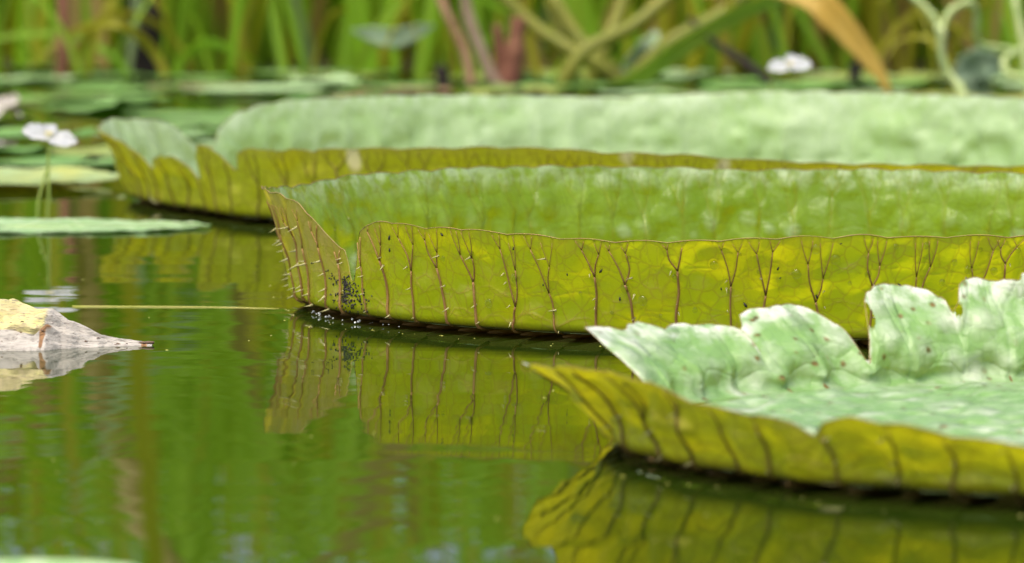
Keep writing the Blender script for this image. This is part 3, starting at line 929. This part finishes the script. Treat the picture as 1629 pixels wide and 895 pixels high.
def dry_leaf():
    root = empty('dried_leaf', (-0.50, 4.53, 0))
    tag(root, 'crumpled grey and cream dried leaf floating at the left edge', 'dead leaf')
    n, m = 260, 90
    xs = np.linspace(-0.16, 0.137, n)
    # top height and half-depths along the leaf (local x: 0 = body, right end = withered tip)
    hx = np.interp(xs, [-.16, -.08, -.012, .010, .022, .030, .036, .043, .052, .065, .085, .11, .125, .137], [.045, .050, .0455, .040, .0375, .0385, .0385, .035, .027, .020, .0105, .0055, .0045, .003])
    fr = np.interp(xs, [-.16, -.08, -.01, .02, .034, .045, .07, .10, .137], [.060, .065, .062, .066, .060, .048, .030, .012, .004])
    bk = np.interp(xs, [-.16, -.05, .03, .06, .09, .137], [.05, .055, .05, .035, .018, .004])
    v = np.linspace(-1, 1, m)
    X, Vv = np.meshgrid(xs, v, indexing='ij')
    H = hx[:, None]; yy = np.where(Vv < 0, Vv * fr[:, None], Vv * bk[:, None])
    prof = np.clip(1 - np.abs(Vv) ** 1.35, 0, 1) ** 0.8
    flow = Vv + 5.0 * (X - 0.0) * np.clip(X, 0, 1)                     # creases run along the leaf and gather at the tip
    crease = np.abs(fbm(X / 0.09 + 3, flow * 4.5 + 2, 3)) * 1.6 - 0.35
    fine = np.abs(fbm(X / 0.03 + 8, flow * 11, 2)) - 0.25
    side_ = np.clip(np.abs(Vv) * 5, 0.12, 1)
    zz = H * prof * (1 + side_ * (0.75 * crease + 0.4 * fine)) - 0.0010
    step = 1 / (1 + np.exp(-(Vv + 0.46 + 0.06 * np.sin(X * 55)) / 0.025))   # a folded shelf on the near side
    shelf = np.clip((0.034 - X) / 0.012, 0, 1)
    zz = zz * (1 - shelf * 0.42 * (1 - step) * np.clip((Vv + 1) * 6, 0, 1))
    yy = yy - shelf * 0.010 * np.exp(-((Vv + 0.40) / 0.10) ** 2)
    yy = yy + 0.007 * fbm(X / 0.02 + 9, Vv * 2, 2) + 0.004 * Vv * noise2(X / 0.006, Vv * 0 + 3)
    zz = zz + 0.004 * np.clip(np.abs(Vv) * 4, 0, 1) * prof * (noise2(X / 0.012 + 5, flow * 7) + 0.5 * noise2(X / 0.005, flow * 14))
    P = np.stack([X, yy, zz], -1).reshape(-1, 3)
    creamv = np.clip(step * 1.2 * np.clip((0.040 - X) / 0.02, 0, 1), 0, 1)
    rotv = np.exp(-((X - 0.034) / 0.009) ** 2 - ((Vv + 0.60) / 0.16) ** 2) + np.exp(-((X - 0.129) / 0.004) ** 2) + 0.8 * np.exp(-((X - 0.030) / 0.003) ** 2 - ((Vv + 0.85) / 0.2) ** 2)
    link('leaf_blade', mesh_np('leaf_blade', P, grid_faces(n, m), M['dry'], {'cream': creamv, 'rot': rotv}), root)
    # brown rotten patch, dark specks, cut end of the stalk
    V = []; F = []
    for k in range(16):
        x = random.uniform(-0.02, 0.125); yv = -float(np.interp(x, xs, fr)) * random.uniform(0.25, 0.75)
        i = int(np.argmin(abs(xs - x))); j = int(np.argmin(abs(yy[i] - yv)))
        c = P.reshape(n, m, 3)[i, j]
        r = random.uniform(0.0004, 0.0010)
        tube_into(V, F, [(c[0] - r * 2, c[1], c[2] + r * .2), (c[0], c[1], c[2] + r * .5), (c[0] + r * 2.5, c[1], c[2] + r * .1)], [r * .3, r, r * .3], 6)
    sp_ = link('dark_specks', mesh_py('dark_specks', V, F, M['dry_brown']), root); sp_['kind'] = 'stuff'
    V = []; F = []
    tube_into(V, F, [(0.124, -0.001, 0.002), (0.133, -0.001, 0.0028), (0.139, -0.001, 0.0026)], [0.0010, 0.0016, 0.0014], 8)
    link('stalk_end', mesh_py('stalk_end', V, F, M['dry_brown']), root)
    return root


dry_leaf()

V = []; F = []
M['straw'] = plain('straw_yellow', (0.34, 0.36, 0.06), (0.44, 0.40, 0.12), 20, 0.5)
tube_into(V, F, spline([(-0.49, 5.005, 0.0003), (-0.40, 5.000, 0.0003), (-0.33, 4.996, 0.0002), (-0.258, 4.975, 0.0001)], 16), list(np.linspace(0.0010, 0.0005, 16)), 6)
o = link('floating_straw', mesh_py('floating_straw', V, F, M['straw']))
tag(o, 'thin yellow straw lying on the water between dried leaf and thorny pad', 'straw')

# ------------------------------------------------------------------ reeds along the far bank
def blade_mesh(name, h, w, bend, mat, n=12, seed=0, fold=0.25, twist=0.3):
    V = []
    rr = random.Random(seed)
    az = rr.uniform(-0.5, 0.5)
    for i in range(n):
        u = i / (n - 1)
        ww = w * (0.55 + 0.75 * u - 1.28 * u ** 3) if u < 0.99 else w * 0.01
        ww = max(ww, w * 0.015)
        bx = bend * u ** 2.2 * h
        z = h * (u - abs(bend) * 0.35 * u ** 3.2)
        tw = az + twist * u
        for s in (-1, 0, 1):
            V.append((bx + s * ww / 2 * math.cos(tw), s * ww / 2 * math.sin(tw) + (fold * ww if s == 0 else 0), z))
    return mesh_np(name, V, grid_faces(n, 3), mat)


G = [('reed_green', (0.15, 0.30, 0.012), (0.22, 0.36, 0.02), (0.46, 0.68, 0.015)),
     ('reed_bright', (0.18, 0.36, 0.015), (0.28, 0.42, 0.03), (0.50, 0.72, 0.02)),
     ('reed_olive', (0.27, 0.28, 0.015), (0.34, 0.32, 0.025), (0.60, 0.56, 0.01)),
     ('reed_dry', (0.26, 0.19, 0.05), (0.34, 0.27, 0.09), (0.45, 0.32, 0.06)),
     ('reed_grey', (0.30, 0.42, 0.18), (0.40, 0.50, 0.26), (0.3, 0.45, 0.15))]
GM = [plain(a, b, c, 6, 0.42, 0.2, trans=d, tw=0.42, stretch=(1, 1, 0.15)) for a, b, c, d in G]
blades = {}
for gi in range(5):
    blades[gi] = [blade_mesh('blade', random.uniform(1.2, 2.6), random.choice([0.03, 0.045, 0.065, 0.09, 0.12]), random.uniform(-0.55, 0.55), GM[gi], seed=gi * 10 + k) for k in range(5)]
bankz = lambda x, y: -0.02 + 0.10 * min(max((y - 14.0) / 1.2, 0), 1)

r3 = random.Random(21)
def reed_clump(x, y, nb, mix, label, group, spread=0.10, hs=1.0):
    root = empty('reed_clump', (x, y, bankz(x, y) if y > 14 else -0.02))
    tag(root, label, 'reeds', group)
    for k in range(nb):
        gi = r3.choice(mix)
        o = link('blade', r3.choice(blades[gi]), root)
        o.location = (r3.gauss(0, spread), r3.gauss(0, spread * 0.7), 0)
        o.rotation_euler = (r3.gauss(0, 0.10), r3.gauss(0, 0.22), r3.choice([0, math.pi]) + r3.gauss(0, 0.5))
        s = r3.uniform(0.8, 1.1) * hs
        o.scale = (s * r3.uniform(0.8, 1.3), s, s)
    return root
ORD = ['first', 'second', 'third', 'fourth', 'fifth', 'sixth', 'seventh', 'eighth', 'ninth', 'tenth', 'eleventh', 'twelfth', 'thirteenth', 'fourteenth']
nl = nrt = 0
for k in range(26):
    x = -1.75 + 3.5 * (k + r3.uniform(0.1, 0.9)) / 26
    y = r3.uniform(13.5, 14.4)
    left = k < 13
    mix = [0, 0, 1, 1, 2, 2] if left else [1, 2, 2, 0, 2, 3]
    if k % 5 == 3: mix = mix + [3, 4]
    nm = ORD[k if left else 25 - k]
    lb = 'tall green reed clump, %s from the left along the far bank' % nm if left else 'tall olive green reed clump, %s from the right along the far bank' % nm
    reed_clump(x, y, r3.randint(9, 11), mix, lb, 'reed clumps along the far bank', spread=0.12)
# the reed bed behind, one mass
parts = []
for gi in range(3):
    V = []; Fq = []; off = 0
    for me in blades[gi]:
        co = np.zeros(len(me.vertices) * 3, np.float32); me.vertices.foreach_get('co', co); co = co.reshape(-1, 3)
        fq = grid_faces(12, 3)
        for k in range(300):
            a = random.choice([0, math.pi]) + random.gauss(0, 0.6); c, s = math.cos(a), math.sin(a)
            sc = random.uniform(0.75, 1.2)
            x = random.uniform(-7, 7); y = 14.5 + random.random() ** 1.4 * 4.5
            p = co * sc
            lean = random.gauss(0, 0.16)
            q = np.stack([p[:, 0] * c - p[:, 1] * s + x + lean * p[:, 2], p[:, 0] * s + p[:, 1] * c + y, p[:, 2] + bankz(x, y) - 0.01], -1)
            V.append(q); Fq.append(fq + off); off += len(q)
    parts.append((np.concatenate(V), np.concatenate(Fq), GM[gi]))
Vall = np.concatenate([p[0] for p in parts])
offs = np.cumsum([0] + [len(p[0]) for p in parts])
Fall = np.concatenate([p[1] + offs[i] for i, p in enumerate(parts)])
me = mesh_np('reed_bed', Vall, Fall, None)
idx = np.concatenate([np.full(len(p[1]), i, np.int32) for i, p in enumerate(parts)])
for p in parts: me.materials.append(p[2])
me.polygons.foreach_set('material_index', idx)
o = link('reed_bed', me)
tag(o, 'dense mass of green reeds behind the first clumps', 'reeds', kind='stuff')

# ------------------------------------------------------------------ single plants and sticks before the reeds
def stick(name, pts, r0, r1, mat, label, cat, n=16, sides=8, group=None, extra=None):
    V = []; F = []
    sp = spline(pts, n)
    rad = np.linspace(r0, r1, n) * (1 + 0.35 * np.array([float(noise2(i * 0.7 + pts[0][0] * 9, 1.0)) for i in range(n)]) + (0.35 * (np.arange(n) % 9 == 4) if name == 'vine' else 0))
    tube_into(V, F, sp, list(rad), sides)
    for e in (extra or []):
        s2 = spline(e[0], 10)
        tube_into(V, F, s2, list(np.linspace(e[1], e[2], 10)), 6)
    o = link(name, mesh_py(name, V, F, mat))
    tag(o, label, cat, group)
    return o


M['bark_dark'] = plain('bark_dark', (0.010, 0.008, 0.007), (0.028, 0.020, 0.014), 14, 0.9, 0.8, stretch=(1, 1, .3), dist=0.01)
M['bark_red'] = plain('bark_red_brown', (0.14, 0.05, 0.03), (0.20, 0.09, 0.05), 20, 0.8, 0.6)
M['bark_grey'] = plain('bark_grey_brown', (0.22, 0.15, 0.10), (0.30, 0.22, 0.16), 20, 0.8, 0.6)
M['bark_rose'] = plain('bark_rose_brown', (0.34, 0.20, 0.12), (0.26, 0.14, 0.08), 20, 0.8, 0.6)
M['petiole'] = plain('petiole_yellow_green', (0.15, 0.17, 0.015), (0.23, 0.23, 0.03), 10, 0.5, 0.3, trans=(0.3, 0.3, 0.02), tw=0.2)
M['tan'] = plain('dead_blade_tan', (0.46, 0.31, 0.05), (0.54, 0.40, 0.10), 8, 0.6, 0.4, trans=(0.7, 0.45, 0.06), tw=0.4, stretch=(1, 1, .3))
M['vine'] = plain('vine_pale_green', (0.30, 0.40, 0.14), (0.42, 0.48, 0.22), 20, 0.5, 0.3)
M['bluegreen'] = plain('leaf_blue_green', (0.28, 0.40, 0.24), (0.40, 0.50, 0.32), 10, 0.45, 0.3)
M['blade_green'] = plain('blade_fresh_green', (0.15, 0.27, 0.02), (0.22, 0.32, 0.03), 6, 0.45, 0.2, trans=(0.4, 0.55, 0.02), tw=0.4)

# world position of a point seen low before the reeds: column x at distance y, height z
def wx(col, y): return (col - 814.5) / 7170.0 * y
def wz(row, y): return 0.41 - (row + 99.5) / 7170.0 * y * 0.997

y = 13.75  # thick near-black shape tapering upward among the reeds
stick('dark_upright', [(wx(232, y), y, -0.05), (wx(228, y), y, 0.10), (wx(230, y), y + 0.02, 0.24), (wx(238, y), y + .1, 0.34)], 0.070, 0.040, M['bark_dark'],
      'thick near-black upright shape among the blurred reeds at the upper left', 'tree')
stick('brown_stem', [(wx(98, 13.2), 13.2, -0.03), (wx(102, 13.2), 13.2, 0.15), (wx(97, 13.2), 13.25, 0.35), (wx(110, 13.2), 13.3, 0.55)], 0.022, 0.014, M['bark_red'],
      'thin dark red-brown stem among the reeds at far left', 'stem')
y = 12.4
stick('rose_twig', [(wx(752, y), y, -0.02), (wx(742, y), y, wz(90, y)), (wx(728, y), y, wz(55, y)), (wx(702, y), y, wz(0, y)), (wx(670, y), y + .05, 0.42), (wx(640, y), y + .1, 0.7)], 0.014, 0.009, M['bark_rose'],
      'pinkish brown twig leaning left over the mint pad wall', 'twig')
stick('grey_twig', [(wx(800, y), y, -0.02), (wx(784, y), y, wz(125, y)), (wx(765, y), y, wz(80, y)), (wx(742, y), y, wz(10, y)), (wx(738, y), y, 0.40), (wx(720, y), y + .1, 0.8)], 0.019, 0.011, M['bark_grey'],
      'greyish brown bare twig leaning left beside the red-brown stump', 'twig')
stick('red_stump', [(wx(805, y), y + .06, -0.02), (wx(815, y), y + .06, wz(110, y)), (wx(822, y), y + .06, wz(60, y)), (wx(826, y), y + .06, wz(28, y))], 0.034, 0.018, M['bark_red'],
      'red-brown rotting stump with blunt shoots beside the bare twigs', 'stump', extra=[([(wx(800, y), y + .08, 0), (wx(795, y), y + .08, wz(80, y)), (wx(790, y), y + .08, wz(40, y))], 0.022, 0.013)])
y = 12.0
stick('dark_stub', [(wx(707, y), y, -0.02), (wx(706, y), y, wz(140, y)), (wx(703, y), y, wz(112, y)), (wx(706, y), y, wz(105, y))], 0.020, 0.015, M['bark_dark'],
      'short dark stub left of the bare twigs above the mint pad wall', 'stub')
y = 12.2
stick('dark_stub', [(wx(1360, y), y, -0.02), (wx(1358, y), y, wz(140, y)), (wx(1360, y), y, wz(112, y)), (wx(1357, y), y, wz(100, y))], 0.022, 0.016, M['bark_dark'],
      'short dark stub just left of the drooping tan blade tip', 'stub')
stick('dark_twig', [(wx(1246, y), y, -0.02), (wx(1225, y), y, wz(130, y)), (wx(1180, y), y + .05, wz(96, y)), (wx(1138, y), y + .1, wz(68, y)), (wx(1100, y), y + .15, wz(30, y))], 0.013, 0.008, M['bark_dark'],
      'thin dark twig slanting up left of the right white flower', 'twig')
# thick yellow-green leaf stalks
SL = ['yellow-green stalk arching right, nearest the red-brown stump', 'yellow-green stalk leaning left toward the stump top', 'yellow-green stalk leaning steeply right amid the tangle',
      'short yellow-green stalk crossing low in the tangle', 'nearly upright yellow-green stalk beside the stump', 'long yellow-green stalk slanting right beside the fresh green blade']
y = 12.6
for i, (a, b, c) in enumerate([((890, 150), (930, 80), (1010, 40)), ((1000, 150), (945, 100), (860, 50)), ((935, 150), (955, 90), (985, 20)), ((1010, 150), (965, 105), (920, 60)),
                               ((915, 155), (905, 90), (880, 10)), ((985, 150), (1060, 70), (1150, 20))]):
    yy = y + 0.1 * i - 0.2
    stick('leaf_stalk', [(wx(a[0], yy), yy, wz(a[1] + 40, yy)), (wx(a[0], yy), yy, wz(a[1], yy)), (wx(b[0], yy), yy, wz(b[1], yy)), (wx(c[0], yy), yy + .05, wz(c[1], yy)), (wx(2 * c[0] - b[0], yy), yy + .1, wz(2 * c[1] - b[1] - 30, yy))],
          0.024, 0.016, M['petiole'], SL[i], 'leaf stalk', group='yellow-green stalks right of the stump')


def ribbon(name, pts, widths, mat, label, cat, n=30, fold=0.18, group=None):
    sp = spline(pts, n)
    ws = np.interp(np.linspace(0, 1, n), np.linspace(0, 1, len(widths)), widths)
    V = []
    for i, p in enumerate(sp):
        d = sp[min(i + 1, n - 1)] - sp[max(i - 1, 0)]
        d = d / np.linalg.norm(d)
        side = np.array([d[2], 0.25, -d[0]]); side /= np.linalg.norm(side)
        nn = np.cross(d, side)
        for s in (-1, -0.5, 0, 0.5, 1):
            V.append(p + side * s * ws[i] / 2 + nn * (fold * ws[i] * (1 - abs(s))))
    V = np.array(V)
    F = grid_faces(n, 5)
    me = mesh_np(name, V, F, mat)
    o = link(name, me)
    md = o.modifiers.new('thickness', 'SOLIDIFY'); md.thickness = 0.002
    tag(o, label, cat, group)
    return o


y = 12.3
ribbon('green_blade', [(wx(960, y), y, -0.01), (wx(1010, y), y, wz(128, y)), (wx(1080, y), y, wz(80, y)), (wx(1150, y), y, wz(35, y)), (wx(1230, y), y, wz(0, y)), (wx(1330, y), y + .1, wz(-40, y))],
       [0.04, 0.05, 0.055, 0.05, 0.04, 0.01], M['blade_green'], 'broad fresh green blade slanting up right across the far bank', 'leaf blade')
y = 11.2
ribbon('tan_blade', [(wx(1416, y), y, wz(150, y)), (wx(1396, y), y, wz(112, y)), (wx(1360, y), y, wz(65, y)), (wx(1320, y), y, wz(20, y)), (wx(1290, y), y + .02, wz(-5, y)), (wx(1220, y), y + .1, wz(-22, y)), (wx(1120, y), y + .25, wz(-10, y))],
       [0.012, 0.035, 0.062, 0.078, 0.07, 0.05, 0.03], M['tan'], 'dead tan leaf blade drooping behind the mint pad wall', 'leaf blade')
y = 12.9
ribbon('pale_leaf', [(wx(560, y), y, wz(48, y)), (wx(590, y), y, wz(54, y)), (wx(630, y), y - .03, wz(60, y)), (wx(668, y), y, wz(48, y)), (wx(690, y), y + .05, wz(40, y))],
       [0.005, 0.045, 0.06, 0.04, 0.005], M['bluegreen'], 'pale grey-green drooping leaf in the reeds left of the twigs', 'leaf')
y = 12.6
ribbon('pale_leaf', [(wx(1520, y), y, wz(125, y)), (wx(1540, y), y, wz(112, y)), (wx(1565, y), y - .03, wz(102, y)), (wx(1600, y), y, wz(105, y))],
       [0.03, 0.10, 0.11, 0.03], M['bluegreen'], 'pale grey-green leaf beneath the curling vine at upper right', 'leaf')
y = 13.0
ribbon('pale_leaf', [(wx(988, y), y, wz(135, y)), (wx(1005, y), y, wz(105, y)), (wx(1030, y), y - .03, wz(75, y)), (wx(1045, y), y, wz(50, y))],
       [0.02, 0.055, 0.06, 0.02], M['bluegreen'], 'pale grey-green leaf standing among the yellow-green stalks', 'leaf')
# bent grass arching across the reeds
r6 = random.Random(8)
BG = [('arched green grass blade bent before the left reeds', 'bent grass before the left reeds'), ('arched yellow-green grass blade bent before the right reeds', 'bent grass before the right reeds')]
for k in range(26):
    col = r6.uniform(250, 1620) if k > 6 else r6.uniform(0, 300)
    yb = r6.uniform(12.7, 13.5)
    x0 = wx(col, yb); sg = r6.choice([-1, 1]); reach = r6.uniform(0.12, 0.45); hh = r6.uniform(0.10, 0.55)
    pts = [(x0, yb, -0.02), (x0 + sg * reach * 0.18, yb, hh * 0.55), (x0 + sg * reach * 0.5, yb + r6.uniform(-.1, .1), hh), (x0 + sg * reach, yb + r6.uniform(-.1, .1), hh * r6.uniform(0.5, 1.0)), (x0 + sg * reach * 1.35, yb, hh * r6.uniform(0.0, 0.6))]
    right = col > 640
    w_ = r6.uniform(0.010, 0.030)
    ribbon('bent_blade', pts, [w_ * .6, w_, w_, w_ * .6, 0.002], GM[r6.choice([1, 2, 2, 3] if right else [0, 1, 2])], BG[right][0], 'grass blade', n=18, group=BG[right][1])
# curling vines at the right
y = 10.6
for pts, lb in [([(1535, 165), (1528, 140), (1505, 105), (1500, 60), (1515, 20), (1545, 5), (1560, 20), (1562, 60), (1575, 75), (1610, 80), (1650, 90)], 'pale green vine curling in an arch at the upper right'),
                ([(1650, 200), (1635, 130), (1605, 118), (1602, 95), (1625, 82), (1650, 60)], 'pale vine looping at the right edge above the mint pad wall'),
                ([(1640, 160), (1628, 70), (1618, 10), (1612, -40), (1600, -90)], 'upright pale vine stem at the right edge'),
                ([(1500, 60), (1480, 20), (1440, -15), (1400, -40)], 'vine shoot running up left from the curling arch')]:
    stick('vine', [(wx(c, y), y + 0.02 * k, wz(r, y)) for k, (c, r) in enumerate(pts)], 0.0095, 0.007, M['vine'], lb, 'vine', n=44)
# pale dead scrap at the left edge
float_leaf('dead_leaf_scrap', (wx(-8, 9.9), 9.9, 0), 0.06, 0.05, 0.4, M['dry'], 'pale dry leaf scrap at the left edge among far floating leaves', lift=0.05, wav=0.02, cat='dead leaf', seed=41, dome=0.03)

# ------------------------------------------------------------------ specks of plant litter on the water
V = []; F = []
r5 = random.Random(77)
def near_pad(x, y, m):
    return any((x - a) ** 2 + (y - b) ** 2 < (r + m) ** 2 for a, b, r in ((0.344, 5.07, 0.60), (0.28, 7.05, 0.93), (0.52, 3.63, 0.46)))
cnt = 0
while cnt < 150:
    if cnt < 70:
        a, b, r = r5.choice([(0.344, 5.07, 0.60), (0.28, 7.05, 0.92), (0.52, 3.63, 0.455)])
        t = r5.uniform(math.pi * 0.95, math.pi * 1.55); rr = r + abs(r5.gauss(0, 0.02))
        x, y = a + rr * math.cos(t), b + rr * math.sin(t)
    else:
        y = r5.uniform(3.0, 8.5); x = r5.uniform(-0.13 * y, 0.05 * y)
    if near_pad(x, y, -0.004): cnt += 1; continue
    L = r5.uniform(0.0012, 0.004); w = L * r5.uniform(0.2, 0.6); an = r5.uniform(0, 3.1)
    c_, s_ = math.cos(an), math.sin(an); b0 = len(V); hz = 0.0006
    for (u, v, z) in ((-L, 0, -hz), (0, -w, -hz), (L, 0, -hz), (0, w, -hz), (0, 0, hz)):
        V.append((x + u * c_ - v * s_, y + u * s_ + v * c_, z))
    F += [(b0, b0 + 1, b0 + 4), (b0 + 1, b0 + 2, b0 + 4), (b0 + 2, b0 + 3, b0 + 4), (b0 + 3, b0, b0 + 4)]
    cnt += 1
o = link('floating_specks', mesh_py('floating_specks', V, F, M['straw'], False))
tag(o, 'scattered specks of straw-coloured plant litter on the pond surface', 'litter', kind='stuff')
